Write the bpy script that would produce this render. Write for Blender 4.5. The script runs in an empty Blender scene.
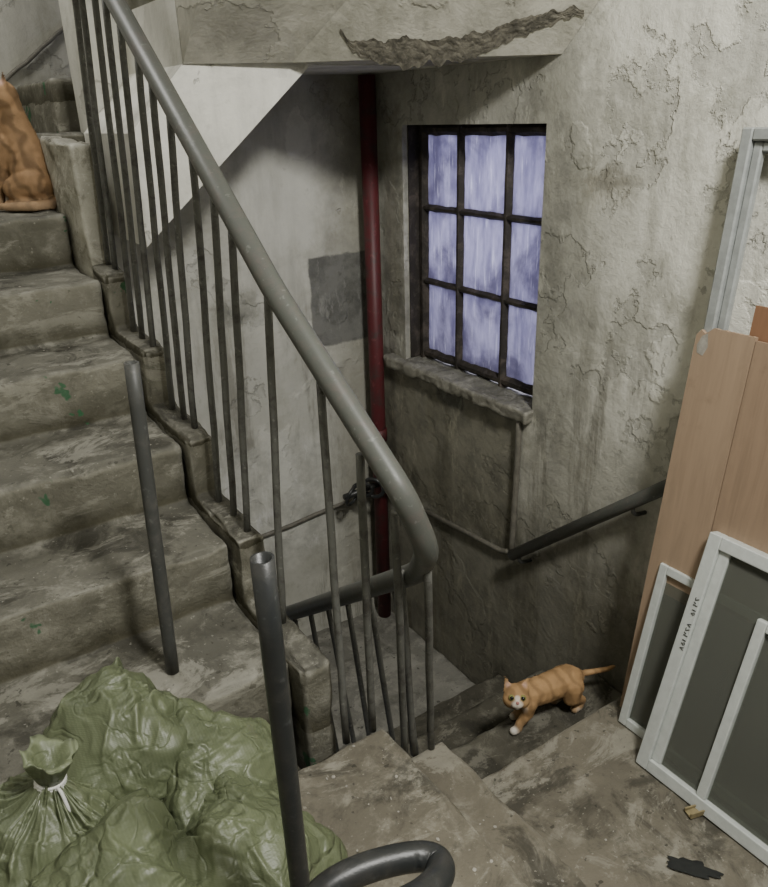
import bpy, bmesh, math, random
from mathutils import Vector, Matrix, noise, Quaternion
random.seed(4)
F_PX=760.0
CAM=Vector((0,0,1.37))
head=math.radians(33.0); pitch=math.radians(23.4); roll=math.radians(1.76)
Fh=Vector((math.sin(head),math.cos(head),0))
FW=Fh*math.cos(pitch)+Vector((0,0,-math.sin(pitch)))
R0=Vector((math.cos(head),-math.sin(head),0)); U0=R0.cross(FW)
RT=R0*math.cos(roll)-U0*math.sin(roll); UP=U0*math.cos(roll)+R0*math.sin(roll)
def ray(u,v): return FW+RT*((u-384)/F_PX)+UP*((443.5-v)/F_PX)
def onX(u,v,x): d=ray(u,v); return CAM+d*(x/d.x)
def onY(u,v,y): d=ray(u,v); return CAM+d*(y/d.y)
def onZ(u,v,z): d=ray(u,v); return CAM+d*((z-1.37)/d.z)
def at(u,v,t): return CAM+ray(u,v)*t

# ---------------------------------------------------------------- materials
class NB:
    def __init__(s,name):
        s.m=bpy.data.materials.new(name); s.m.use_nodes=True
        s.n=s.m.node_tree.nodes; s.l=s.m.node_tree.links
        s.b=s.n['Principled BSDF']; s.out=s.n['Material Output']
        s.geo=s.n.new('ShaderNodeNewGeometry'); s.tc=s.n.new('ShaderNodeTexCoord')
        s.pos=s.geo.outputs['Position']
    def obj(s): s.pos=s.tc.outputs['Object']
    def lk(s,a,b): s.l.new(a,b)
    def val(s,sock,v):
        if hasattr(v,'is_output') : s.lk(v,sock)
        else: sock.default_value=v
    def noise(s,scale,detail=6,rough=.6,dist=0,vec=None):
        n=s.n.new('ShaderNodeTexNoise'); n.inputs['Scale'].default_value=scale; n.inputs['Detail'].default_value=detail
        n.inputs['Roughness'].default_value=rough; n.inputs['Distortion'].default_value=dist
        s.lk(vec or s.pos,n.inputs['Vector']); return n.outputs['Fac']
    def scaled(s,sc):
        n=s.n.new('ShaderNodeVectorMath'); n.operation='MULTIPLY'; s.lk(s.pos,n.inputs[0]); n.inputs[1].default_value=sc; return n.outputs[0]
    def shifted(s,o):
        n=s.n.new('ShaderNodeVectorMath'); n.operation='ADD'; s.lk(s.pos,n.inputs[0]); n.inputs[1].default_value=o; return n.outputs[0]
    def ramp(s,f,a,b,lo=0,hi=1):
        n=s.n.new('ShaderNodeMapRange'); n.interpolation_type='SMOOTHSTEP'
        s.lk(f,n.inputs[0]); n.inputs[1].default_value=a;n.inputs[2].default_value=b;n.inputs[3].default_value=lo;n.inputs[4].default_value=hi
        return n.outputs[0]
    def mix(s,f,a,b):
        n=s.n.new('ShaderNodeMix'); n.data_type='RGBA'
        s.val(n.inputs[0],f)
        for i,v in ((6,a),(7,b)):
            if hasattr(v,'is_output'): s.lk(v,n.inputs[i])
            else: n.inputs[i].default_value=(v[0],v[1],v[2],1)
        return n.outputs[2]
    def math(s,op,a,b=0.0,c=None):
        n=s.n.new('ShaderNodeMath'); n.operation=op; s.val(n.inputs[0],a); s.val(n.inputs[1],b)
        if c is not None: s.val(n.inputs[2],c)
        return n.outputs[0]
    def xyz(s):
        n=s.n.new('ShaderNodeSeparateXYZ'); s.lk(s.pos,n.inputs[0]); return n.outputs
    def box(s,lims,soft=.02,jit=.05,jscale=12):
        o=s.xyz(); jn=s.noise(jscale,6,.68); j=s.math('MULTIPLY_ADD',jn,jit*4,-jit*2); r=None
        for i,l in enumerate(lims):
            if l is None: continue
            c=(l[0]+l[1])/2; h=(l[1]-l[0])/2
            d=s.math('ABSOLUTE',s.math('SUBTRACT',o[i],c)); d=s.math('ADD',d,j)
            m=s.ramp(d,h-soft,h+soft,1,0)
            r=m if r is None else s.math('MULTIPLY',r,m)
        return r
    def bump(s,h,strength=.5,dist=.01,prev=None):
        n=s.n.new('ShaderNodeBump'); n.inputs['Strength'].default_value=strength; n.inputs['Distance'].default_value=dist
        s.lk(h,n.inputs['Height']); 
        if prev: s.lk(prev,n.inputs['Normal'])
        return n.outputs[0]
    def fin(s,col,rough=.8,normal=None,metal=0,spec=None):
        if hasattr(col,'is_output'): s.lk(col,s.b.inputs['Base Color'])
        else: s.b.inputs['Base Color'].default_value=(*col,1)
        s.val(s.b.inputs['Roughness'],rough); s.b.inputs['Metallic'].default_value=metal
        if spec is not None: s.b.inputs['Specular IOR Level'].default_value=spec
        if normal: s.lk(normal,s.b.inputs['Normal'])
        return s.m

def plaster(name,base=(.60,.59,.52),dark=(.29,.285,.23),zones=(),stain=.5,peel=.575,low=.55,dirt=1.0):
    s=NB(name)
    big=s.noise(1.1,7,.62,.2); mid=s.noise(5,8,.7,.2); fine=s.noise(45,6,.7)
    c=s.mix(s.ramp(big,.36,.68),base,tuple(b*.72 for b in base))
    streak=s.noise(3.2,7,.68,0,s.scaled((3,3,.45)))
    c=s.mix(s.math('MULTIPLY',s.ramp(streak,.50,.74),stain),c,dark)
    pn=s.noise(2.0,9,.60,.1); pm=s.ramp(pn,peel,peel+.012)
    expo=s.mix(s.ramp(s.noise(9,6,.7),.4,.62),tuple(b*.56 for b in base),tuple(b*.78 for b in base))
    c=s.mix(s.math('MULTIPLY',pm,.70*dirt),c,expo)
    pe=s.math('MULTIPLY',s.ramp(pn,peel-.005,peel),s.ramp(pn,peel+.001,peel+.008,1,0))
    c=s.mix(s.math('MULTIPLY',pe,.38),c,tuple(d*.6 for d in dark))
    pn2=s.noise(2.1,7,.55,.2,s.shifted((5,3,1))); pm2=s.ramp(pn2,.59,.61)
    c=s.mix(s.math('MULTIPLY',pm2,.40),c,tuple(min(1,b*1.10) for b in base))
    spk=s.ramp(s.noise(26,6,.72),.60,.72)
    c=s.mix(s.math('MULTIPLY',spk,.45*dirt),c,dark)
    c=s.mix(s.math('MULTIPLY',s.ramp(mid,.47,.70),.60*dirt),c,dark)
    soot=s.ramp(s.noise(1.5,9,.70,.3,s.scaled((1,1,.7))),.47,.66); c=s.mix(s.math('MULTIPLY',soot,.65*dirt),c,tuple(d*.85 for d in dark))
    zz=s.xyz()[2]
    run=s.ramp(s.noise(2.2,8,.70,.1,s.scaled((2.2,2.2,.35))),.49,.61)
    c=s.mix(s.math('MULTIPLY',s.math('MULTIPLY',run,s.ramp(zz,.2,.9,.75,.18)),dirt),c,(.115,.107,.082))
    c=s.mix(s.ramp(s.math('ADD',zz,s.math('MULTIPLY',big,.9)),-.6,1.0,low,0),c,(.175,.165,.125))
    h=s.math('MULTIPLY',fine,.25); h=s.math('ADD',h,s.math('MULTIPLY',mid,.8)); h=s.math('SUBTRACT',h,s.math('MULTIPLY',pm,.35)); h=s.math('ADD',h,s.math('MULTIPLY',pm2,.25))
    for (l,col,amt,jit,soft) in zones:
        m=s.math('MULTIPLY',s.box(l,soft,jit),amt)
        cc=s.mix(s.ramp(s.noise(7,7,.7),.4,.65),col,tuple(x*.55 for x in col))
        cc=s.mix(s.ramp(s.noise(12,8,.75,0,s.scaled((1,1,.35))),.55,.66,0,.6),cc,tuple(min(1,x*1.8) for x in col))
        c=s.mix(m,c,cc)
    return s.fin(c,.82,s.bump(h,.7,.016),spec=.25)

def concrete(name,base=(.145,.140,.114),light=(.31,.302,.256),dark=(.040,.038,.030),grime=.76,green=False,steps=False):
    s=NB(name)
    a=s.noise(2.2,8,.65,.5); b=s.noise(9,8,.72,.3); f=s.noise(60,5,.7)
    c=s.mix(s.ramp(a,.35,.65),base,tuple(x*.66 for x in base))
    c=s.mix(s.ramp(b,.48,.66),c,tuple((x+y)/2 for x,y in zip(light,base)))
    c=s.mix(s.math('MULTIPLY',s.ramp(s.noise(4.5,8,.72,1.0),.49,.63),grime),c,dark)
    c=s.mix(s.math('MULTIPLY',s.ramp(s.noise(6,8,.75,.6,s.scaled((.6,1,1.5))),.54,.61),.62),c,light)
    sp=s.ramp(s.noise(85,2,.5),.68,.73); c=s.mix(s.math('MULTIPLY',sp,.6),c,light)
    sp2=s.ramp(s.noise(45,3,.5),.33,.29); c=s.mix(s.math('MULTIPLY',sp2,.7),c,dark)
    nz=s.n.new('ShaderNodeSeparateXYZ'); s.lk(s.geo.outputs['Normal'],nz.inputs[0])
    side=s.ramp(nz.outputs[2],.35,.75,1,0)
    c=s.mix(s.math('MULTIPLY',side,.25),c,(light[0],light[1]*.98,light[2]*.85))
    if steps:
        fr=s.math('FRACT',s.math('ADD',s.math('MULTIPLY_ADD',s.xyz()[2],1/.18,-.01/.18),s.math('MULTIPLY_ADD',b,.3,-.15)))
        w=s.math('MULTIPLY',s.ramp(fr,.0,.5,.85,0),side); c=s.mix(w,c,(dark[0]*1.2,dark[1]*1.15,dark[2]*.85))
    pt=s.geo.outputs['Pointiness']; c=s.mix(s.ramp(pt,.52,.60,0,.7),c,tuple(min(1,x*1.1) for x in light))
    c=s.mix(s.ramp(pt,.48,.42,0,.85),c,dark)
    if green:
        g=s.math('MULTIPLY',s.ramp(s.noise(6,4,.6,.5),.63,.65),side); c=s.mix(s.math('MULTIPLY',g,.75),c,(.02,.12,.05))
    h=s.math('ADD',b,s.math('MULTIPLY',f,.35))
    return s.fin(c,.85,s.bump(h,.7,.014),spec=.2)

def metal_paint(name,col,chip=(.12,.10,.09),rough=.5,amt=.6,sc=25):
    s=NB(name); n=s.noise(sc,7,.7,.4); c=s.mix(s.ramp(n,.45,.7,0,amt),col,chip)
    c=s.mix(s.ramp(s.noise(sc*2.5,4),.6,.7,0,.5),c,tuple(min(1,x*1.9+.03) for x in col))
    return s.fin(c,rough,s.bump(n,.35,.003),spec=.45)

def simple(name,col,rough=.6,metal=0,var=.3,sc=30,b=.2):
    s=NB(name); s.obj(); n=s.noise(sc,6,.7); c=s.mix(s.ramp(n,.35,.65),col,tuple(x*(1-var) for x in col))
    return s.fin(c,rough,s.bump(n,b,.003 if b<.5 else .02),metal=metal)

M={}
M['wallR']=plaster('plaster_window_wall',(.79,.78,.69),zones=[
    ([None,(1.92,2.9),(-.28,.39)],(.21,.20,.15),.88,.03,.03),
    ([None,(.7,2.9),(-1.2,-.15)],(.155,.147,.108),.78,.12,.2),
    ([None,(1.72,2.95),(.30,1.60)],(.34,.335,.285),.6,.07,.09),
    ([None,(2.66,2.80),(.45,1.40)],(.22,.215,.17),.65,.05,.04),
    ([None,(2.25,2.42),(.25,.36)],(.15,.15,.13),.9,.015,.01),
    ([None,(1.60,1.95),(.25,1.50)],(.33,.325,.27),.5,.09,.10),
    ([None,(1.30,1.95),(-.2,.35)],(.26,.25,.20),.5,.12,.12),
    ([None,(1.50,1.68),(1.13,1.20)],(.30,.28,.22),.7,.04,.03)])
pa=onY(308,258,2.9); pb=onY(366,338,2.9)
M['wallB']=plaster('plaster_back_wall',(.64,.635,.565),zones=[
    ([(1.0,1.60),None,(-.60,.05)],(.72,.72,.66),.5,.06,.08),
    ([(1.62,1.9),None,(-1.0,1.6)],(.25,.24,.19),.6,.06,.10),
    ([(1.08,1.28),None,(.60,.69)],(.26,.26,.22),.8,.05,.03),
    ([(pa.x,pb.x+.02),None,(pb.z,pa.z)],(.175,.175,.16),.95,.008,.006)],stain=.35,peel=.60,low=.25,dirt=.8)
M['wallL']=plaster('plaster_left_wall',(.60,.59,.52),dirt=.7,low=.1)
M['soffit']=plaster('plaster_soffit',(.62,.60,.51),stain=.6,peel=.56)
M['white']=plaster('plaster_whitewash',(.76,.75,.68),stain=.3,peel=.62,low=0,dirt=.5)
M['kerb']=concrete('concrete_whitewashed',base=(.34,.33,.28),light=(.55,.54,.47),dark=(.07,.065,.05),grime=.9)
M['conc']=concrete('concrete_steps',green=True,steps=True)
M['concd']=concrete('concrete_lower_steps',base=(.10,.094,.072),light=(.22,.21,.17))
M['concl']=concrete('concrete_lower_floor',base=(.23,.225,.195),light=(.33,.32,.28),grime=.4)
M['concf']=concrete('concrete_landing',base=(.185,.168,.128),light=(.32,.305,.25),grime=.72)
M['rail']=metal_paint('painted_rail_steel',(.085,.090,.079),rough=.45)
M['bar']=metal_paint('painted_baluster_steel',(.112,.113,.100),chip=(.04,.035,.03),rough=.55,amt=.85)
M['grey']=metal_paint('dull_grey_pipe',(.050,.052,.048),chip=(.10,.095,.085),rough=.5,amt=.6)
M['black']=metal_paint('black_pipe_steel',(.020,.022,.022),chip=(.05,.047,.042),rough=.38,amt=.6)
M['red']=metal_paint('red_pipe_paint',(.095,.017,.020),chip=(.045,.034,.03),rough=.5,amt=.9,sc=12)
M['wblack']=metal_paint('window_steel',(.024,.020,.016),chip=(.11,.09,.075),rough=.7,amt=.7,sc=14)
M['cond']=simple('conduit_plastic',(.17,.16,.13),.6)
M['alum']=simple('grey_aluminium',(.36,.38,.37),.45,.1,.2)
M['upvc']=simple('white_painted_frame',(.56,.59,.56),.4,0,.12)
M['ink']=simple('marker_ink',(.02,.02,.02),.6)
M['string']=simple('white_string',(.72,.72,.68),.7)
M['brass']=simple('dull_brass',(.28,.23,.12),.5)
M['rag']=simple('dark_rag',(.018,.02,.018),.9)
M['rub']=simple('gouged_cement',(.22,.205,.16),.95,0,.6,30,.6)
M['crumb']=simple('plaster_crumb',(.38,.36,.31),.9)
def wood(name,col):
    s=NB(name); s.obj(); g=s.noise(6,6,.6,.6,s.scaled((6,6,.6))); g2=s.noise(30,4,.6,0,s.scaled((4,4,.25)))
    c=s.mix(s.ramp(g,.35,.7),col,tuple(x*.84 for x in col)); c=s.mix(s.ramp(g2,.45,.7,0,.3),c,tuple(min(1,x*1.12) for x in col))
    c=s.mix(s.ramp(s.noise(5,7,.7),.58,.70,0,.5),c,tuple(x*.55 for x in col))
    return s.fin(c,.65,s.bump(g2,.10,.002),spec=.3)
M['wood']=wood('plywood_face',(.355,.258,.175)); M['wood2']=wood('plywood_reddish',(.25,.135,.075)); M['wood3']=wood('plywood_brown',(.31,.22,.147))
def sackmat():
    s=NB('woven_polypropylene'); s.obj()
    w=s.n.new('ShaderNodeTexWave'); w.inputs['Scale'].default_value=55; s.lk(s.pos,w.inputs['Vector']); w.bands_direction='X'; w.inputs['Distortion'].default_value=1.5
    w2=s.n.new('ShaderNodeTexWave'); w2.inputs['Scale'].default_value=140; s.lk(s.pos,w2.inputs['Vector']); w2.bands_direction='Z'; w2.inputs['Distortion'].default_value=1.5
    h=s.math('ADD',w.outputs['Fac'],w2.outputs['Fac']); n=s.noise(7,6,.65,.5)
    c=s.mix(s.ramp(n,.35,.7),(.108,.128,.068),(.074,.089,.047)); c=s.mix(s.ramp(h,.6,1.8,0,.14),c,(.19,.21,.13))
    c=s.mix(s.ramp(s.geo.outputs['Pointiness'],.51,.58,0,.45),c,(.23,.26,.165))
    c=s.mix(s.ramp(s.noise(5,7,.7,.5),.60,.70,0,.35),c,(.20,.19,.13))
    b=s.bump(n,.3,.015)
    cr=s.math('ABSOLUTE',s.math('SUBTRACT',s.noise(6,2,.5,.6),.5)); b=s.bump(s.ramp(cr,0,.05),.45,.008,b)
    cr=s.math('ABSOLUTE',s.math('SUBTRACT',s.noise(15,2,.5,.8),.5)); b=s.bump(s.ramp(cr,0,.05),.35,.004,b)
    return s.fin(c,.45,s.bump(h,.08,.001,b),spec=.45)
M['sack']=sackmat()
def glassmat():
    s=NB('frosted_window_glass'); n=s.noise(10,6,.6,0,s.scaled((1,3,.7))); st=s.ramp(s.noise(22,6,.7,.3,s.scaled((1,4,.35))),.56,.66)
    blot=s.ramp(s.noise(4,6,.65,.5),.42,.66)
    c=s.mix(s.ramp(n,.35,.7),(.55,.54,.62),(.38,.37,.46)); c=s.mix(s.math('MULTIPLY',blot,.75),c,(.18,.17,.23)); c=s.mix(s.math('MULTIPLY',st,.55),c,(.85,.85,.86))
    tr=s.n.new('ShaderNodeBsdfTranslucent'); s.lk(c,tr.inputs[0]); mx=s.n.new('ShaderNodeMixShader'); mx.inputs[0].default_value=.65
    s.fin(c,.3); s.lk(s.b.outputs[0],mx.inputs[1]); s.lk(tr.outputs[0],mx.inputs[2]); s.lk(mx.outputs[0],s.out.inputs[0]); return s.m
M['glass']=glassmat()
def clearglass():
    s=NB('dusty_pane'); t=s.n.new('ShaderNodeBsdfTransparent'); t.inputs[0].default_value=(.62,.66,.60,1)
    mx=s.n.new('ShaderNodeMixShader'); mx.inputs[0].default_value=.45; s.fin((.19,.195,.17),.15)
    s.lk(t.outputs[0],mx.inputs[1]); s.lk(s.b.outputs[0],mx.inputs[2]); s.lk(mx.outputs[0],s.out.inputs[0]); return s.m
M['pane']=clearglass()

# ---------------------------------------------------------------- mesh helpers
COL=bpy.context.scene.collection
def mk(name,verts,faces,mat,parent=None,smooth=False):
    me=bpy.data.meshes.new(name); me.from_pydata([tuple(v) for v in verts],[],faces); me.update()
    bm=bmesh.new(); bm.from_mesh(me); bmesh.ops.recalc_face_normals(bm,faces=bm.faces); bm.to_mesh(me); bm.free()
    o=bpy.data.objects.new(name,me); COL.objects.link(o)
    if mat: me.materials.append(mat)
    if smooth:
        for p in me.polygons: p.use_smooth=True
    if parent: o.parent=parent
    return o
def empty(name,loc=(0,0,0)):
    o=bpy.data.objects.new(name,None); COL.objects.link(o); o.empty_display_size=.1; return o
def boxvf(a,b):
    x0,y0,z0=a;x1,y1,z1=b
    v=[(x0,y0,z0),(x1,y0,z0),(x1,y1,z0),(x0,y1,z0),(x0,y0,z1),(x1,y0,z1),(x1,y1,z1),(x0,y1,z1)]
    f=[(0,3,2,1),(4,5,6,7),(0,1,5,4),(1,2,6,5),(2,3,7,6),(3,0,4,7)]
    return v,f
def box(name,a,b,mat,parent=None,bev=0):
    v,f=boxvf(a,b); o=mk(name,v,f,mat,parent)
    if bev: m=o.modifiers.new('b','BEVEL'); m.width=bev; m.segments=2
    return o
def multi(parts):
    V=[];Fc=[]
    for v,f in parts:
        k=len(V); V+=[tuple(p) for p in v]; Fc+=[tuple(i+k for i in q) for q in f]
    return V,Fc
def prism(poly,axis,lo,hi):
    n=len(poly); V=[]
    for w in (lo,hi):
        for p in poly:
            V.append((w,p[0],p[1]) if axis=='X' else ((p[0],w,p[1]) if axis=='Y' else (p[0],p[1],w)))
    f=[tuple(range(n)),tuple(range(2*n-1,n-1,-1))]+[(i,(i+1)%n,n+(i+1)%n,n+i) for i in range(n)]
    return V,f
def tubevf(pts,r,n=12,cap=True):
    pts=[Vector(p) for p in pts]; rs=r if isinstance(r,(list,tuple)) else [r]*len(pts)
    V=[];Fc=[]; T=[]
    for i in range(len(pts)):
        a=pts[max(i-1,0)];b=pts[min(i+1,len(pts)-1)]; T.append((b-a).normalized())
    up=Vector((0,0,1)) if abs(T[0].z)<.9 else Vector((1,0,0)); nrm=(up-T[0]*up.dot(T[0])).normalized()
    for i,p in enumerate(pts):
        nrm=(nrm-T[i]*nrm.dot(T[i])).normalized(); bi=T[i].cross(nrm)
        for k in range(n):
            a=2*math.pi*k/n; V.append(p+(nrm*math.cos(a)+bi*math.sin(a))*rs[i])
    for i in range(len(pts)-1):
        for k in range(n): Fc.append((i*n+k,i*n+(k+1)%n,(i+1)*n+(k+1)%n,(i+1)*n+k))
    if cap: Fc+= [tuple(range(n)),tuple(range((len(pts)-1)*n,len(pts)*n))]
    return V,Fc
def smoothpath(pts,rad=.06,seg=6):
    pts=[Vector(p) for p in pts]; out=[pts[0]]
    for i in range(1,len(pts)-1):
        a,b,c=pts[i-1],pts[i],pts[i+1]; r1=min(rad,(a-b).length*.49); r2=min(rad,(c-b).length*.49)
        p=b+(a-b).normalized()*r1; q=b+(c-b).normalized()*r2
        for k in range(seg+1):
            t=k/seg; out.append(p*(1-t)**2+b*2*t*(1-t)+q*t*t)
    out.append(pts[-1]); return out
def wob(p,q,n=10,a=.002):
    p=Vector(p);q=Vector(q); s=random.random()*50
    return [p.lerp(q,i/n)+noise.noise_vector(Vector((s,i*.5,0)))*a for i in range(n+1)]
def tube(name,pts,r,mat,parent=None,n=12,cap=True):
    v,f=tubevf(pts,r,n,cap); return mk(name,v,f,mat,parent,True)
def apply(o):
    dg=bpy.context.evaluated_depsgraph_get(); me=bpy.data.meshes.new_from_object(o.evaluated_get(dg)); o.modifiers.clear(); o.data=me; return o

# ---------------------------------------------------------------- cloth-simulated sack shell (run first, scene is light)
def inflate(seed,nx=64,ny=84,frames=34):
    V=[];idx={}
    def pos(i,j):
        u=-1+2*i/nx; v=-1+2*j/ny
        r=1-.16*(u*u*v*v)**.8
        return u*.5*r, v*.68*r
    for side in (0,1):
        for i in range(nx+1):
            for j in range(ny+1):
                rim=i in(0,nx) or j in(0,ny)
                if side==1 and rim: idx[(1,i,j)]=idx[(0,i,j)]; continue
                x,y=pos(i,j); d=min(i,nx-i,j,ny-j)
                z=(1 if side==0 else -1)*(.006+.01*min(1,d/6))*(0 if rim else 1)+.006*noise.noise(Vector((x*9,y*9,seed+side*3)))
                idx[(side,i,j)]=len(V); V.append((x,y,z))
    Fc=[]
    for side in (0,1):
        for i in range(nx):
            for j in range(ny):
                q=(idx[(side,i,j)],idx[(side,i+1,j)],idx[(side,i+1,j+1)],idx[(side,i,j+1)])
                Fc.append(q if side==0 else q[::-1])
    me=bpy.data.meshes.new('tmp'); me.from_pydata(V,[],Fc); me.update()
    o=bpy.data.objects.new('tmp',me); COL.objects.link(o)
    m=o.modifiers.new('c','CLOTH'); s=m.settings
    s.quality=5; s.mass=.25; s.tension_stiffness=18; s.compression_stiffness=18; s.shear_stiffness=8; s.bending_stiffness=.12
    s.air_damping=2; s.use_pressure=True; s.uniform_pressure_force=7; s.effector_weights.gravity=0
    s.shrink_min=-.02*(seed%2)
    m.collision_settings.use_collision=False; m.collision_settings.use_self_collision=False
    m.point_cache.frame_start=1; m.point_cache.frame_end=frames+2
    sc=bpy.context.scene
    for f in range(1,frames+1): sc.frame_set(f)
    dg=bpy.context.evaluated_depsgraph_get(); me2=bpy.data.meshes.new_from_object(o.evaluated_get(dg))
    W=[v.co.copy() for v in me2.vertices]
    sc.frame_set(1); bpy.data.objects.remove(o,do_unlink=True)
    lo=Vector([min(p[k] for p in W) for k in range(3)]); hi=Vector([max(p[k] for p in W) for k in range(3)])
    W=[Vector([(p[k]-(lo[k]+hi[k])/2)/max(1e-4,(hi[k]-lo[k])/2) for k in range(3)]) for p in W]
    return W,Fc
SH=[inflate(1),inflate(4)]

STAIR=empty('staircase')
def rough(o,vox=.014,amp=.007,sc=9,it=1,parent=None):
    mats=list(o.data.materials)
    m=o.modifiers.new('r','REMESH'); m.mode='VOXEL'; m.voxel_size=vox; m.adaptivity=0
    m=o.modifiers.new('s','SMOOTH'); m.iterations=it; m.factor=.5
    bpy.context.view_layer.update(); apply(o)
    me=o.data; me.materials.clear()
    for q in mats: me.materials.append(q)
    nr=[v.normal.copy() for v in me.vertices]
    for v,nn in zip(me.vertices,nr):
        p=v.co; d=noise.fractal(p*sc,1.0,2.0,4)*amp
        ax=max(abs(nn.x),abs(nn.y),abs(nn.z))
        if ax<.97:
            d-=max(0,noise.noise(p*9+Vector((3,7,1)))-.05)*.045*(1-ax)*2.2
        d-=max(0,noise.noise(p*22)-.35)*amp*1.5
        v.co=p+nn*d
    for p in me.polygons: p.use_smooth=True
    if parent: o.parent=parent
    return o

# ---------------------------------------------------------------- room shell
XW=1.85; YB=2.9; WY0,WY1,WZ0,WZ1=1.86,2.65,.38,1.33
parts=[boxvf((XW,-1.6,-1.3),(2.07,WY0,3.2)),boxvf((XW,WY1,-1.3),(2.07,YB+.2,3.2)),boxvf((XW,WY0,-1.3),(2.07,WY1,WZ0-.03)),boxvf((XW,WY0,WZ1),(2.07,WY1,3.2))]
mk('wall_right',*multi(parts),M['wallR'])
box('wall_back',(.74,YB,-1.3),(1.85,YB+.2,3.2),M['wallB'])
box('wall_far',(-.62,4.0,-1.3),(1.2,4.2,3.2),M['wallL'])
box('wall_left',(-.82,-1.6,-1.3),(-.62,4.2,3.2),M['wallL'])
box('ceiling',(-.82,-1.6,3.2),(2.07,4.2,3.3),M['wallL'])
A=rough(mk('floor',*multi([boxvf((-.62,-1.6,-.18),(.765,1.22,0))]),M['concf']),.013,.006)
A2=rough(mk('landing_step',*multi([boxvf((.70,-1.6,-.36),(.965,1.24,-.175))]),M['concf']),.012,.006,parent=STAIR)
B=rough(mk('floor_landing_right',*multi([boxvf((.90,-1.6,-.52),(1.845,1.20,-.35))]),M['concf']),.014,.004)
L=rough(mk('floor_landing_lower',*multi([boxvf((-.6,1.93,-1.22),(1.845,2.895,-1.05))]),M['concl']),.018,.005)
NY=[1.34,1.64,1.92,2.22,2.52,2.84]; NZ=[.19,.37,.55,.73,.91,1.09]
poly=[(NY[0],-.12)]
for i in range(6):
    poly.append((NY[i],NZ[i])); 
    if i<5: poly.append((NY[i+1]+.015,NZ[i]+.0))
poly.append((3.98,1.09)); poly.append((3.98,.90)); poly.append((2.95,.90)); poly.append((1.60,-.12))
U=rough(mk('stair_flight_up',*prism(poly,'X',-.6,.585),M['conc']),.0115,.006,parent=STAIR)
poly=[(1.28,-.17),(1.28,.20),(1.60,.21),(1.60,.39),(1.89,.40),(1.89,.575),(2.19,.58),(2.19,.755),(2.48,.76),(2.48,.935),(2.64,.94),(2.66,.96),(2.66,.70),(1.62,-.17)]
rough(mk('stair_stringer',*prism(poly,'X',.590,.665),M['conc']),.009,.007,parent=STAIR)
poly=[(2.64,.72),(2.64,1.31),(3.06,1.33),(3.06,.9),(2.95,.86)]
rough(mk('stair_kerb_end',*prism(poly,'X',.588,.667),M['kerb']),.010,.009,parent=STAIR)
v=[boxvf((.56,3.06,1.07),(.80,3.98,1.34)),boxvf((.70,3.27,1.07),(.95,3.98,1.53))]
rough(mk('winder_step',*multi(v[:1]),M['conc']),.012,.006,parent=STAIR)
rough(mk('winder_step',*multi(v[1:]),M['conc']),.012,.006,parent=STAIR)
poly=[(.70,1.02),(1.30,1.52),(1.845,1.52),(1.845,1.70),(.88,1.70),(.88,1.52),(.70,1.34)]
mk('stair_soffit_turn',*prism(poly,'Y',2.365,2.895),M['white'],STAIR)
top=.95; xr=1.848
Vs=[(.88,2.36,1.52),(1.22,2.33,1.525),(xr,1.81,1.52),(xr,.5,1.52+1.31*top),(.88,.5,1.52+1.6*top),
    (.88,2.36,1.72),(1.22,2.36,1.72),(xr,2.36,1.72),(xr,.5,1.72+1.31*top+.12),(.88,.5,1.72+1.6*top),(xr,2.36,1.52)]
Fs=[(0,1,2,3,4),(5,9,8,7,6),(0,4,9,5),(3,8,9,4),(1,0,5,6),(2,1,10),(2,10,7,8,3),(1,6,7,10)]
mk('stair_flight_over',Vs,Fs,M['soffit'],STAIR)
dz=[-.53,-.70,-.88]
poly=[(1.12,-.40),(1.19,-.40),(1.19,dz[0]),(1.47,dz[0]),(1.47,dz[1]),(1.72,dz[1]),(1.72,dz[2]),(1.96,dz[2]),(1.96,-1.2),(1.80,-1.2),(1.12,-.70)]
rough(mk('stair_flight_down',*prism(poly,'X',.93,1.842),M['concd']),.011,.006,parent=STAIR)

# ---------------------------------------------------------------- window
W=empty('window_1'); gx=1.945
box('glass_pane',(gx,WY0-.0,WZ0),(gx+.004,WY1,WZ1),M['glass'],W)
pr=[]
ys=[WY0+.005,WY0+.26,WY0+.53,WY1-.02]; zs=[WZ0+.02,WZ0+.335,WZ0+.635,WZ1-.02]
def bar(a,b,w,d,seed):
    a=Vector(a);b=Vector(b);n=24; ax=(b-a).normalized(); s=Vector((0,1,0)) if abs(ax.z)>.5 else Vector((0,0,1)); V=[];Fc=[]
    for i in range(n+1):
        p=a.lerp(b,i/n); w1=w*(1+.35*noise.noise(Vector((i*.6,seed,0)))); w2=w*(1+.35*noise.noise(Vector((i*.6,seed,9))))
        V+= [p-s*w1+Vector((-d*.2,0,0)),p-s*w1*.35+Vector((-d,0,0)),p+s*w2*.35+Vector((-d,0,0)),p+s*w2+Vector((-d*.2,0,0)),p+s*w2+Vector((.012,0,0)),p-s*w1+Vector((.012,0,0))]
    for i in range(n):
        for k in range(6): Fc.append((i*6+k,i*6+(k+1)%6,(i+1)*6+(k+1)%6,(i+1)*6+k))
    Fc+=[tuple(range(6)),tuple(range(n*6,n*6+6))]
    return V,Fc
for i,y in enumerate(ys): pr.append(bar((gx,y,WZ0-.01),(gx,y,WZ1),.026 if i in(0,3) else .016,.022,i))
for i,z in enumerate(zs): pr.append(bar((gx,WY0,z),(gx,WY1,z),.020 if i in(0,3) else .013,.020,i+10))
mk('frame_bars',*multi(pr),M['wblack'],W)
mk('putty_reveal',*multi([boxvf((1.875,WY1-.006,WZ0),(gx,WY1-.001,WZ1))]),M['wblack'],W)
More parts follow.
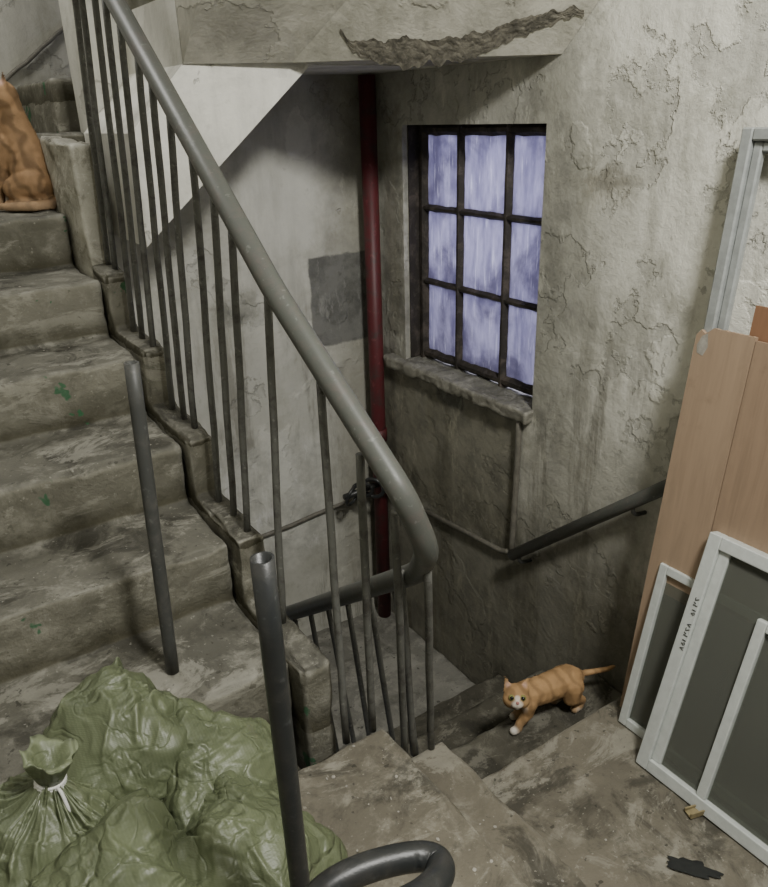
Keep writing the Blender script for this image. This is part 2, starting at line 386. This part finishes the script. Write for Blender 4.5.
o=rough(mk('sill',*multi([boxvf((1.81,WY0-.01,WZ0-.06),(1.965,WY1+.12,WZ0-.005))]),M['concl']),.008,.009,14); o.parent=W
# ---------------------------------------------------------------- pipes
sp=empty('red_standpipe')
px=1.790; py=2.80
tube('riser',[(px,py,-1.05),(px,py,1.515)],.034,M['red'],sp,20)
for z in (-.02,): tube('coupling',[(px,py,z-.03),(px,py,z+.03)],.040,M['red'],sp,20)
tube('valve_body',[(px,py-.02,-.245),(px-.02,py-.11,-.245)],.032,M['red'],sp,14)
def ring(c,ax,R,r0,n=24):
    ax=Vector(ax).normalized(); a=ax.orthogonal().normalized(); b=ax.cross(a)
    return tubevf([Vector(c)+(a*math.cos(2*math.pi*i/n)+b*math.sin(2*math.pi*i/n))*R for i in range(n+1)],r0,8)
vc=Vector((px-.09,2.72,-.245))
hw=[ring(vc,(1,.8,.2),.050,.010),ring(vc+Vector((-.06,0,.01)),(.8,1,.5),.045,.008),ring(vc+Vector((-.11,.01,-.01)),(-.5,1,.3),.048,.008),tubevf([vc+Vector((-.16,0,0)),(px,2.75,-.245)],.015,8)]
mk('valve_wheel',*multi(hw),M['black'],sp,True)
c=empty('wall_conduit')
tube('run_back',wob((1.0,2.885,-.42),(1.80,2.885,-.36),12,.004),.010,M['cond'],c)
tube('run_side',smoothpath([(1.835,2.86,-.34),(1.835,1.97,-.27),(1.835,1.92,-.245)],.03),.011,M['cond'],c)
tube('drop',wob((1.835,1.905,.33),(1.835,1.915,-.25),10,.003),.012,M['cond'],c)
tube('wall_cable',wob(onY(-30,112,3.985),onY(80,14,3.985),14,.012),.009,M['cond'],None)
hr=empty('wall_handrail')
h0=Vector((1.785,1.86,-.215)); h1=Vector((1.785,.90,.62))
tube('rail',[h0,h1],.0215,M['rail'],hr,16)
for t in (.04,.55):
    p=h0.lerp(h1,t); tube('bracket',smoothpath([p,p+Vector((0,0,-.05)),p+Vector((.063,0,-.06))],.03),.007,M['grey'],hr)

# ---------------------------------------------------------------- railing
RL=empty('stair_railing')
xs=.68
def railz(y): return 1.10+(y-1.53)*.768
k1=onX(404,496,.722); k2=onX(428,550,.775); k3=onX(419,572,.83); k4=onX(300,610,.865)
d4=(k4-k3).normalized()
path=[(xs,2.98,railz(2.98)),(xs,1.45,railz(1.45)),k1,k2,k3,k4,k4+d4*.35]
RP=smoothpath(path,.05,8)
tube('handrail',RP,.0255,M['rail'],RL,18)
def kz(y):
    for a,b,z in ((1.28,1.60,.20),(1.6,1.89,.39),(1.89,2.19,.575),(2.19,2.48,.755),(2.48,2.64,.935),(2.64,3.1,1.32)):
        if a<=y<b: return z
bars=[]
for i,y in enumerate([1.49,1.63,1.735,1.84,1.94,2.04,2.13,2.23,2.33,2.43,2.53,2.60]):
    y+=random.uniform(-.01,.01)
    b0=Vector((xs-.045,y+random.uniform(-.01,.01),kz(y)-.02)); bars.append(tubevf(wob(b0,(xs,y,railz(y)-.01),8,.004),.0095,8))
for (bu,bv,z,tu,tv,tx) in ((346,742,-.0,320,382,.69),(373,730,-.0,360,455,.70),(405,758,-.17,394,512,.735),(414,754,-.17,401,572,.80),(431,748,-.17,427,560,.80)):
    bb=onZ(bu,bv,z-.01); tt=onX(tu,tv,tx)
    bars.append(tubevf(wob(bb,tt,8,.003),.0093,8))
def lz(y): return k3.z+(y-k3.y)*(k4.z-k3.z)/(k4.y-k3.y)
def stz(y): return -.36 if y<1.19 else -.53 if y<1.47 else -.7 if y<1.72 else -.88 if y<1.96 else -1.05
for y in (1.30,1.42,1.54,1.66,1.78,1.90,2.02): bars.append(tubevf(wob((.945 if y<1.96 else .9,y,stz(y)-.01),(.862,y,lz(y)),6,.002),.0085,8))
for (x,y) in ((.90,2.42),(.90,2.56)): bars.append(tubevf(wob((x,y,1.69),(x,y,2.6),8,.004),.0095,8))
mk('balusters',*multi(bars),M['bar'],RL,True)
def openpipe(name,a,b,r0,mat):
    a=Vector(a);b=Vector(b); v1,f1=tubevf([a.lerp(b,i/8) for i in range(9)],r0,20,False)
    v2,f2=tubevf([a.lerp(b,i/8) for i in range(9)],r0*.78,20,False)
    V,Fc=multi([(v1,f1),(v2,f2)]); n=20;e=8*n;k=9*n
    for j in (0,e):
        for q in range(n): Fc.append((j+q,j+(q+1)%n,k+j+(q+1)%n,k+j+q))
    return mk(name,V,Fc,mat,None,True)
openpipe('metal_post',(.349,1.475,.188),(.372,1.475,.937),.0150,M['grey'])
pt=at(262,558,.86)
openpipe('metal_post',(pt.x+.01,pt.y+.005,0),pt,.0142,M['black'])
cp=[at(300,925,.98),at(318,893,.98),at(352,872,1.0),at(398,858,1.02),at(434,855,1.03),at(444,872,1.0),at(424,896,.95),at(380,915,.90)]
tube('curved_handrail',[at(270,1010,.95)]+smoothpath(cp,.05,6),.0195,M['black'],None,18)

# ---------------------------------------------------------------- sacks
def stuffed(name,shell,c,rad,normal,spin,ztop,seed):
    Wv,Fc=SH[shell]; nrm=Vector(normal).normalized(); q=Vector((0,0,1)).rotation_difference(nrm)
    P=[]
    for p in Wv:
        wp=noise.noise_vector(p*1.1+Vector((seed,2,1)))*.7
        r1=max(0,1-abs(noise.noise(p*1.9+wp*1.5+Vector((seed,7,0))))*7)
        r2=max(0,1-abs(noise.noise(p*3.8+wp*2+Vector((seed,1,9))))*6)
        k=1+.16*noise.noise(p*1.2+Vector((seed,0,0)))+.06*noise.noise(p*2.8+Vector((seed,4,0)))+.040*r1+.020*r2
        e=Matrix.Rotation(spin,3,'Z')@Vector((p.x*rad[0],p.y*rad[1],p.z*rad[2]))*k
        P.append(q@e)
    zl=min(p.z for p in P); zh=max(p.z for p in P)
    P=[Vector((c[0]+p.x,c[1]+p.y,.010+(p.z-zl)*(ztop-.010)/(zh-zl))) for p in P]
    for p in P:
        if p.z<.05: p.z=.010+(p.z-.010)*.35
    o=mk(name,P,Fc,M['sack'],None,True)
    m=o.modifiers.new('s','SUBSURF'); m.levels=1; m.render_levels=1
    return o
def tied(name,c,rad,tie=(0,0,1),rotz=0,seed=0,neck=0,wr=.05):
    c=Vector(c); tie=Vector(tie).normalized(); q=Vector((0,0,1)).rotation_difference(tie)
    bm=bmesh.new(); bmesh.ops.create_uvsphere(bm,u_segments=260,v_segments=200,radius=1)
    def ridge(x,sharp=2.2): return max(0,1-abs(x)*sharp*2)**1.5
    for v in bm.verts:
        p=v.co.copy(); th=math.acos(max(-1,min(1,p.z))); ph=math.atan2(p.y,p.x)
        s=Vector((math.cos(ph),math.sin(ph),0))
        gath=math.exp(-(th/.9)**2)
        warp=noise.noise_vector(p*1.3+Vector((seed,0,0)))*.6
        fade=min(1,math.sin(th)*1.6)
        long1=ridge(noise.noise(Vector((s.x*2.2,s.y*2.2,th*.5+seed*7))+warp*.6))*fade
        long2=ridge(noise.noise(Vector((s.x*5,s.y*5,th*.8+seed*3))+warp*.4))*fade
        f3=ridge(noise.noise(p*1.5+warp*1.4+Vector((seed*5,1,2))),2.4)
        lump=noise.noise(p*1.1+Vector((seed,seed*2,0)))
        k=1+lump*.14+wr*((long1*.8+long2*.6)*(.30+1.6*gath)+f3*.8)
        e=Vector([math.copysign(abs(t)**.86,t) for t in p])*k
        if th<.55:
            pl=math.sin(ph*7+seed)*.6+.5*math.sin(ph*4+1)+.5*noise.noise(s*3)
            if th>.20:
                u=(th-.20)/.35; rr=.15+(math.sin(.55)**.86*k-.15)*u**1.25; z=e.z+neck*(1-u)**1.6
            elif th>.04:
                u=(.20-th)/.16; rr=.15+u*(.17+.05*pl); z=1.0+neck+u*.34+u*.10*noise.noise(s*2+Vector((1,1,1)))
            else:
                u=th/.04; rr=.30*u; z=1.0+neck+.12+.22*u
            e=Vector((s.x*rr,s.y*rr,z))
        e=q@e; e=Matrix.Rotation(rotz,3,'Z')@Vector((e.x*rad[0],e.y*rad[1],e.z*rad[2]))
        v.co=c+e
        if v.co.z<.012: v.co.z=.012+ (v.co.z-.012)*.04
    me=bpy.data.meshes.new(name); bm.to_mesh(me); bm.free(); me.materials.append(M['sack'])
    for p in me.polygons:p.use_smooth=True
    o=bpy.data.objects.new(name,me); COL.objects.link(o); return o
sA=Vector((.005,1.08,.19)); rA=Vector((.125,.13,.18)); nk=Vector((.20,-.05,1)).normalized(); NK=.18
s1=tied('woven_sack',sA,rA,nk,0,1,NK,.06)
stuffed('woven_sack',0,(.155,1.17),(.155,.145,.125),(-.25,-.55,.8),.5,.435,2)
stuffed('woven_sack',1,(.295,1.05),(.125,.145,.115),(.2,-.5,.8),-.5,.375,3)
stuffed('woven_sack',1,(.070,.88),(.145,.160,.13),(-.2,-.55,.8),.25,.39,5)
stuffed('woven_sack',0,(.262,.88),(.140,.145,.120),(.15,-.5,.85),-1.0,.365,8)

# ---------------------------------------------------------------- leaning items
def frame_parts(y0,y1,h,w,d,inner=()):
    pr=[boxvf((0,y0,0),(d,y0+w,h)),boxvf((0,y1-w,0),(d,y1,h)),boxvf((0,y0+w,0),(d,y1-w,w)),boxvf((0,y0+w,h-w),(d,y1-w,h))]
    for a in inner: pr.append(a)
    return pr
def lean(o,base,ang):
    o.location=base; o.rotation_euler=(0,ang,0)
df=empty('door_frame'); 
ob=mk('frame',*multi(frame_parts(0,.86,1.67,.030,.045)+[boxvf((.012,.806,.03),(.033,.830,1.64)),boxvf((.012,.03,1.616),(.033,.806,1.64))]),M['alum'],df)
m=ob.modifiers.new('b','BEVEL'); m.width=.004
lean(df,(1.645,.295,-.345),math.atan2(.145,1.66))
pl=empty('plywood_board')
n=14; rag=[(0,.17),(0,.33),(1.175,.33),(1.19,.318),(1.182,.305),(1.193,.292),(1.2,.285)]+[(1.2+.003*noise.noise(Vector((i*.9,0,0))),.285-.115*i/n) for i in range(1,n+1)]
V=[(0,y,z) for z,y in rag]+[(.012,y,z) for z,y in rag]; k=len(rag)
mk('panel',V,[tuple(range(k)),tuple(range(2*k-1,k-1,-1))]+[(i,(i+1)%k,k+(i+1)%k,k+i) for i in range(k)],M['wood'],pl)
box('panel_b',(.001,-.335,0),(.013,.168,1.192),M['wood3'],pl)
mk('torn_chip',[(-.001,.318,1.13),(-.001,.300,1.125),(-.001,.290,1.15),(-.001,.297,1.185),(-.001,.312,1.175),(-.001,.322,1.15)],[(0,1,2,3,4,5)],M['crumb'],pl)
lean(pl,(1.600,.830,-.345),math.atan2(.135,1.2))
pl2=empty('plywood_offcut'); box('panel',(0,0,0),(.010,.50,1.27),M['wood2'],pl2); lean(pl2,(1.6205,.53,-.345),math.atan2(.135,1.2))
def winframe(name,base,ang,W0,H0,w,d,sub,pane=True):
    e=empty(name); o=mk('frame',*multi(frame_parts(0,W0,H0,w,d,sub)),M['upvc'],e); m=o.modifiers.new('b','BEVEL'); m.width=.003; m.segments=2
    if pane: box('pane',(d*.45,w,w),(d*.55,W0-w,H0-w),M['pane'],e)
    lean(e,base,ang); return e
winframe('window_frame',(1.545,.30,-.345),math.atan2(.10,.5),.82,.535,.026,.03,[])
e=winframe('window_frame',(1.46,.12,-.345),math.atan2(.19,.7),.865,.715,.036,.04,[boxvf((.004,.655,.036),(.03,.682,.56)),boxvf((.004,.036,.535),(.03,.655,.56)),boxvf((.01,.80,.036),(.03,.829,.679))])
ink=[]
lx=-.001
glyph=[[(0,0),(.010,.004),(0,.008)],[(0,0),(.010,0)],[(0,.006),(.010,0),(.010,.008)],[(.002,0),(.010,.004),(.002,.008),(0,.003)],[(0,0),(.012,0),(.006,.006),(.012,.008)]]
z=.38
for k in range(10):
    if k==6: z+=.02
    g=glyph[(k*3)%5]; ink.append(tubevf([(lx,.834+a,z+b_) for a,b_ in g],.0013,5)); z+=.014
mk('writing',*multi(ink),M['ink'],e)
p=onZ(697,812,-.345)
b=empty('door_hinge'); v,f=multi([boxvf((-.03,-.012,0),(.03,.012,.004)),boxvf((-.03,-.014,.0),(.03,-.010,.016)),boxvf((-.03,.010,.0),(.03,.014,.012))])
o=mk('plates',v,f,M['brass'],b); b.location=p; b.rotation_euler=(0,0,-.3)
p=onZ(692,868,-.345)
pts=[];n=40
for i in range(n):
    a=2*math.pi*i/n; rr=1+.6*noise.noise(Vector((math.cos(a)*2.2,math.sin(a)*2.2,3)))
    ax_=math.cos(a)*.062*rr; ay_=math.sin(a)*.022*rr; ca,sa=math.cos(-.95),math.sin(-.95)
    pts.append((p.x+ax_*ca-ay_*sa,p.y+ax_*sa+ay_*ca))
V=[(x,y,p.z+.001) for x,y in pts]+[(p.x+(x-p.x)*.75,p.y+(y-p.y)*.75,p.z+.006+.004*noise.noise(Vector((x*60,y*60,0)))) for x,y in pts]
mk('black_rag',V,[(i,(i+1)%n,n+(i+1)%n,n+i) for i in range(n)]+[tuple(range(n,2*n))],M['rag'],None,True)
def crumbs():
    bm=bmesh.new()
    def one(x,y,z,s_):
        s_*=random.random()**2*1.3+.22
        mt=Matrix.Translation((x,y,z+s_*.1))@Matrix.Rotation(random.random()*6,4,'Z')@Matrix.Diagonal((s_,s_*random.uniform(.4,1),s_*.3,1))
        bmesh.ops.create_icosphere(bm,subdivisions=1,radius=1,matrix=mt)
    for _ in range(60): one(random.triangular(.42,.74,.72),random.uniform(.5,1.2),.001,.0038)
    for _ in range(26): one(random.uniform(.79,.93),random.uniform(.5,1.18),-.174,.0036)
    for _ in range(45): one(random.triangular(.98,1.6,1.0),random.uniform(.3,1.15),-.349,.0032)
    for i in range(6):
        for _ in range(7): one(random.uniform(0,.56),random.uniform(NY[i]+.03,NY[i]+.27),NZ[i],.0034)
    me=bpy.data.meshes.new('plaster_crumbs'); bm.to_mesh(me); bm.free(); me.materials.append(M['crumb']); o=bpy.data.objects.new('plaster_crumbs',me); COL.objects.link(o); o.parent=A
crumbs()
def onSof(u,v,off=.9985):
    a,b_,c_=Vector(Vs[1]),Vector(Vs[2]),Vector(Vs[3]); nn=(b_-a).cross(c_-a).normalized(); d=ray(u,v); t=(a-CAM).dot(nn)/d.dot(nn); return CAM+d*(t*off)
def interp(L_,x):
    for (a,b_),(c_,d) in zip(L_[:-1],L_[1:]):
        if a<=x<=c_: return b_+(d-b_)*(x-a)/(c_-a)
    return L_[-1][1]
upp=[(340,31),(352,40),(372,41),(400,38),(430,40),(460,36),(490,30),(515,20),(540,14),(560,9),(584,8)]
low=[(340,33),(352,50),(372,62),(410,68),(440,63),(468,60),(492,50),(516,38),(540,29),(562,21),(584,14)]
V=[];nn_=140;rows=8
for i in range(nn_+1):
    x=340+244*i/nn_
    u0=interp(upp,x)+noise.fractal(Vector((x*.09,0,0)),1,2,4)*5; l0=interp(low,x)+noise.fractal(Vector((x*.09,5,0)),1,2,4)*7
    if l0<u0+1: l0=u0+1
    for j in range(rows+1):
        f=j/rows; dpt=.9985 - (.0016*noise.noise(Vector((x*.12,j*.7,2))) if 0<j<rows else 0)
        V.append(onSof(x,u0+(l0-u0)*f,dpt))
R_=rows+1
mk('plaster_gouge',V,[(i*R_+j,i*R_+j+1,(i+1)*R_+j+1,(i+1)*R_+j) for i in range(nn_) for j in range(rows)],M['rub'],STAIR)

# ---------------------------------------------------------------- cats
def chain(pts,step=.35):
    out=[]
    for (p,a),(q,b_) in zip(pts[:-1],pts[1:]):
        p=Vector(p);q=Vector(q); n=max(1,int((p-q).length/(step*min(a,b_))))
        for i in range(n): out.append((p.lerp(q,i/n),a+(b_-a)*i/n))
    out.append((Vector(pts[-1][0]),pts[-1][1])); return out
def catmat():
    s=NB('ginger_fur'); a=s.n.new('ShaderNodeVertexColor'); a.layer_name='fur'; return s.fin(a.outputs[0],.75,spec=.2)
M['fur']=catmat(); M['eye']=simple('cat_eye',(.30,.30,.10),.1); M['pupil']=simple('cat_pupil',(.01,.01,.01),.1); M['nose']=simple('cat_nose',(.45,.20,.17),.4)
def build_cat(name,balls,hc,look,hr,loc,rotz,scale,white,vox=.0035,hair=.008,nh=16000,tone=(.50,.22,.06),stripe=.5):
    E=empty(name); look=Vector(look).normalized(); side=look.cross(Vector((0,0,1))).normalized(); up=side.cross(look)
    H=lambda f,s_,u: Vector(hc)+look*f*hr+side*s_*hr+up*u*hr
    B_=list(balls)+[(H(0,0,.05),hr*.95),(H(.1,.35,-.15),hr*.66),(H(.1,-.35,-.15),hr*.66),(H(.3,0,.25),hr*.62),
       (H(.72,0,-.30),hr*.36),(H(.72,.16,-.36),hr*.28),(H(.72,-.16,-.36),hr*.28),(H(.62,0,-.52),hr*.26),(H(.62,0,-.02),hr*.28)]
    bm=bmesh.new()
    for p,r0 in B_: bmesh.ops.create_icosphere(bm,subdivisions=2,radius=r0,matrix=Matrix.Translation(p))
    for sg in (1,-1):
        tip=H(.0,.85*sg,1.50)
        a=(H(.05,.22*sg,.80)); b_=(H(.0,.98*sg,.35)); c_=(H(-.35,.55*sg,.6)); 
        vs=[bm.verts.new(x) for x in (a,b_,c_,tip)]
        for f in ((0,1,2),(0,1,3),(1,2,3),(2,0,3)): bm.faces.new([vs[i] for i in f])
    bmesh.ops.recalc_face_normals(bm,faces=bm.faces)
    me=bpy.data.meshes.new('body'); bm.to_mesh(me); bm.free(); o=bpy.data.objects.new('body',me); COL.objects.link(o)
    m=o.modifiers.new('r','REMESH'); m.mode='VOXEL'; m.voxel_size=vox
    m=o.modifiers.new('s','SMOOTH'); m.iterations=4; m.factor=.5
    bpy.context.view_layer.update(); apply(o); me=o.data
    earc=[H(.12,.60*sg,.85) for sg in (1,-1)]
    def col(p):
        n1=noise.noise(p*35); st=math.sin(p.x*150*.04/hr+p.z*60*.04/hr+noise.noise(p*22)*3.5)
        t=.5+.5*st; t=max(0,min(1,(t-.45)*2.2)); 
        c=Vector(tone)*(1.25-stripe*t)*(1+.2*n1)
        pale=Vector((.50,.37,.24)); g=max(0,min(1,(.055-p.z)/.05))*.5
        c=c.lerp(pale,g)
        for (w,rw,k) in white:
            d=(p-Vector(w)).length/rw
            if d<1: c=c.lerp(Vector((.70,.66,.58)),k*min(1,(1-d)*2.2))
        for (w,rw) in ((H(.9,0,-.50),.55*hr),(H(.95,0,.1),.24*hr)):
            d=(p-w).length/rw
            if d<1: c=c.lerp(Vector((.74,.68,.58)),min(1,(1-d)*2.8)*.85)
        for w in earc:
            d=(p-w).length/(.30*hr)
            if d<1: c=c.lerp(Vector((.55,.36,.30)),(1-d))
        return c
    vs=[v.co.copy() for v in me.vertices]; ns=[v.normal.copy() for v in me.vertices]
    cols=[col(p) for p in vs]
    V=[tuple(p) for p in vs]; Fc=[tuple(p.vertices) for p in me.polygons]; C=list(cols)
    bodyx=Vector((1,0,-.35)).normalized() if hr<.05 else Vector((.5,0,-1)).normalized()
    for _ in range(nh):
        i=random.randrange(len(vs)); p=vs[i]; nn=ns[i]
        fl=bodyx-nn*bodyx.dot(nn)
        dh=(p-Vector(hc)).length; 
        if dh<hr*1.35: fl=(p-H(1.2,0,0)); fl=fl-nn*fl.dot(nn); 
        if fl.length<1e-4: continue
        fl.normalize(); L_=hair*random.uniform(.6,1.2)*(.45 if dh<hr*1.25 else 1)
        d=(nn*.28+fl*.95+Vector((random.gauss(0,.13),random.gauss(0,.13),random.gauss(0,.13)))).normalized()
        sd=d.cross(nn); 
        if sd.length<1e-4: continue
        sd.normalize(); w=.0007; k=len(V); q=p-nn*.001
        if (q+d*L_).z<.001: continue
        V+= [tuple(q-sd*w),tuple(q+sd*w),tuple(q+d*L_)]; Fc.append((k,k+1,k+2)); f=random.uniform(.8,1.25); C+=[cols[i]*.85*f,cols[i]*.85*f,cols[i]*1.15*f]
    me2=bpy.data.meshes.new('body'); me2.from_pydata(V,[],Fc); me2.update()
    ca=me2.color_attributes.new('fur','FLOAT_COLOR','POINT')
    for i,cc in enumerate(C): ca.data[i].color=(min(1,cc[0]),min(1,cc[1]),min(1,cc[2]),1)
    me2.materials.append(M['fur'])
    for p in me2.polygons: p.use_smooth=True
    o.data=me2; o.parent=E
    for sg in (1,-1):
        for nm,f_,rr,mt in (('eye',.74,.23,'eye'),('pupil',.84,.16,'pupil')):
            bm=bmesh.new(); bmesh.ops.create_icosphere(bm,subdivisions=3,radius=hr*rr,matrix=Matrix.Translation(H(f_,.39*sg,.10)))
            me=bpy.data.meshes.new(nm); bm.to_mesh(me); bm.free(); me.materials.append(M[mt]); x=bpy.data.objects.new(nm,me); COL.objects.link(x); x.parent=E
            for p in me.polygons: p.use_smooth=True
    bm=bmesh.new(); bmesh.ops.create_icosphere(bm,subdivisions=2,radius=hr*.12,matrix=Matrix.Translation(H(1.05,0,-.20)))
    me=bpy.data.meshes.new('nose'); bm.to_mesh(me); bm.free(); me.materials.append(M['nose']); x=bpy.data.objects.new('nose',me); COL.objects.link(x); x.parent=E
    E.location=loc; E.rotation_euler=(0,0,rotz); E.scale=(scale,)*3
    return E
b=[]
b+=chain([((-.085,0,.122),.041),((-.05,0,.115),.048),((0,0,.113),.049),((.05,0,.117),.050),((.095,0,.121),.048),((.125,0,.118),.032)])
b+=chain([((-.085,0,.130),.036),((-.110,-.014,.145),.034),((-.125,-.025,.155),.032)])
for sy,dx in ((.026,.01),(-.026,-.025)):
    b+=chain([((-.075,sy,.10),.029),((-.068+dx*.4,sy*1.1,.066),.020),((-.082+dx,sy*1.1,.034),.0145),((-.088+dx,sy*1.1,.014),.0140),((-.103+dx,sy*1.1,.011),.0140)])
for sy,dx in ((.030,-.02),(-.030,.018)):
    b+=chain([((.095,sy*.8,.108),.042),((.078+dx*.6,sy*1.1,.070),.029),((.118+dx,sy*1.05,.042),.0145),((.108+dx,sy*1.05,.015),.013),((.090+dx,sy*1.05,.011),.0135)])
b+=chain([((.135,0,.122),.013),((.17,.004,.114),.011),((.21,.0,.110),.010),((.25,-.01,.112),.009),((.275,-.012,.116),.006)])
wh=[((-.115,.028,.01),.026,1),((-.14,-.028,.01),.032,1),((.085,.03,.005),.022,.8),((.12,-.03,.005),.022,.8),((-.13,-.05,.10),.042,.85)]
cp1=Vector((1.520,1.405,-.528))
lk=Vector((-.80,-1.5,.95))
build_cat('ginger_cat',b,(-.136,-.044,.168),lk,.044,cp1,math.radians(-10),1.02,wh,hair=.006,tone=(.34,.21,.10),stripe=.35)
b=[]
b+=chain([((.04,0,.085),.088),((.035,0,.14),.082),((.020,0,.20),.072),((.008,0,.26),.060),((.005,0,.30),.050)])
b+=chain([((.005,0,.30),.048),((.0,0,.345),.044)])
for sy in (.036,-.036):
    b+=chain([((-.025,sy,.22),.038),((-.060,sy,.13),.026),((-.080,sy,.05),.019),((-.085,sy,.018),.018),((-.108,sy,.015),.018)])
    b+=chain([((.05,sy*1.3,.09),.058),((-.01,sy*1.7,.075),.040),((.03,sy*1.7,.03),.024),((-.04,sy*1.7,.018),.020)])
b+=chain([((.11,0,.035),.022),((.11,-.06,.020),.019),((.06,-.10,.018),.018),((-.01,-.10,.018),.016),((-.06,-.09,.018),.012)])
cs=onZ(32,209,1.093)
build_cat('ginger_cat',b,(-.010,-.006,.368),(-.75,-.75,-.05),.056,(cs.x-.005,cs.y+.02,1.093),math.radians(-34),1.0,[((-.10,0,.01),.05,.7)],vox=.005,hair=.010,nh=32000,tone=(.25,.155,.08),stripe=.5)
def neckpt(d): 
    v=nk*d; return sA+Vector((v.x*rA.x,v.y*rA.y,v.z*rA.z))
tp=neckpt(1.0+NK-.02)
tb=[ring(tp+nk*(k*.005-.008),nk,.0215,.0035) for k in range(4)]
for a in (4.0,5.0): tb.append(tubevf(smoothpath([tp+Vector((.020*math.cos(a),.020*math.sin(a),0)),tp+Vector((.035*math.cos(a),.035*math.sin(a),.004)),tp+Vector((.05*math.cos(a),.05*math.sin(a),-.04)),tp+Vector((.065*math.cos(a),.065*math.sin(a),-.07))],.03),.003,6))
mk('tie_string',*multi(tb),M['string'],s1,True)

# ---------------------------------------------------------------- lights
def area(name,loc,tgt,size,en,col,sy=None):
    l=bpy.data.lights.new(name,'AREA'); l.energy=en; l.color=col; l.size=size
    if sy: l.shape='RECTANGLE'; l.size_y=sy
    o=bpy.data.objects.new(name,l); COL.objects.link(o); o.location=loc; o.rotation_euler=(Vector(tgt)-Vector(loc)).to_track_quat('-Z','Y').to_euler(); return o
area('ceiling_lamp',(.80,-.30,2.75),(1.4,1.3,.2),.38,92,(1,.98,.93))
area('daylight_outside',(2.75,2.25,1.1),(1.9,2.25,.85),1.0,44,(.75,.75,1.0))
area('upper_area_light',(.2,3.2,2.9),(.4,2.6,1),.4,18,(1,.98,.94))  # area light above the upper landing, no fixture modelled
w=bpy.data.worlds.new('World'); bpy.context.scene.world=w; w.use_nodes=True
w.node_tree.nodes['Background'].inputs[0].default_value=(.88,.90,.90,1); w.node_tree.nodes['Background'].inputs[1].default_value=.20
# ---------------------------------------------------------------- camera
cd=bpy.data.cameras.new('camera'); cam=bpy.data.objects.new('camera',cd); COL.objects.link(cam)
cd.sensor_fit='HORIZONTAL'; cd.sensor_width=36; cd.lens=F_PX/768*36; cd.clip_start=.02
mt=Matrix((RT,UP,-FW)).transposed().to_4x4(); mt.translation=CAM; cam.matrix_world=mt
bpy.context.scene.camera=cam
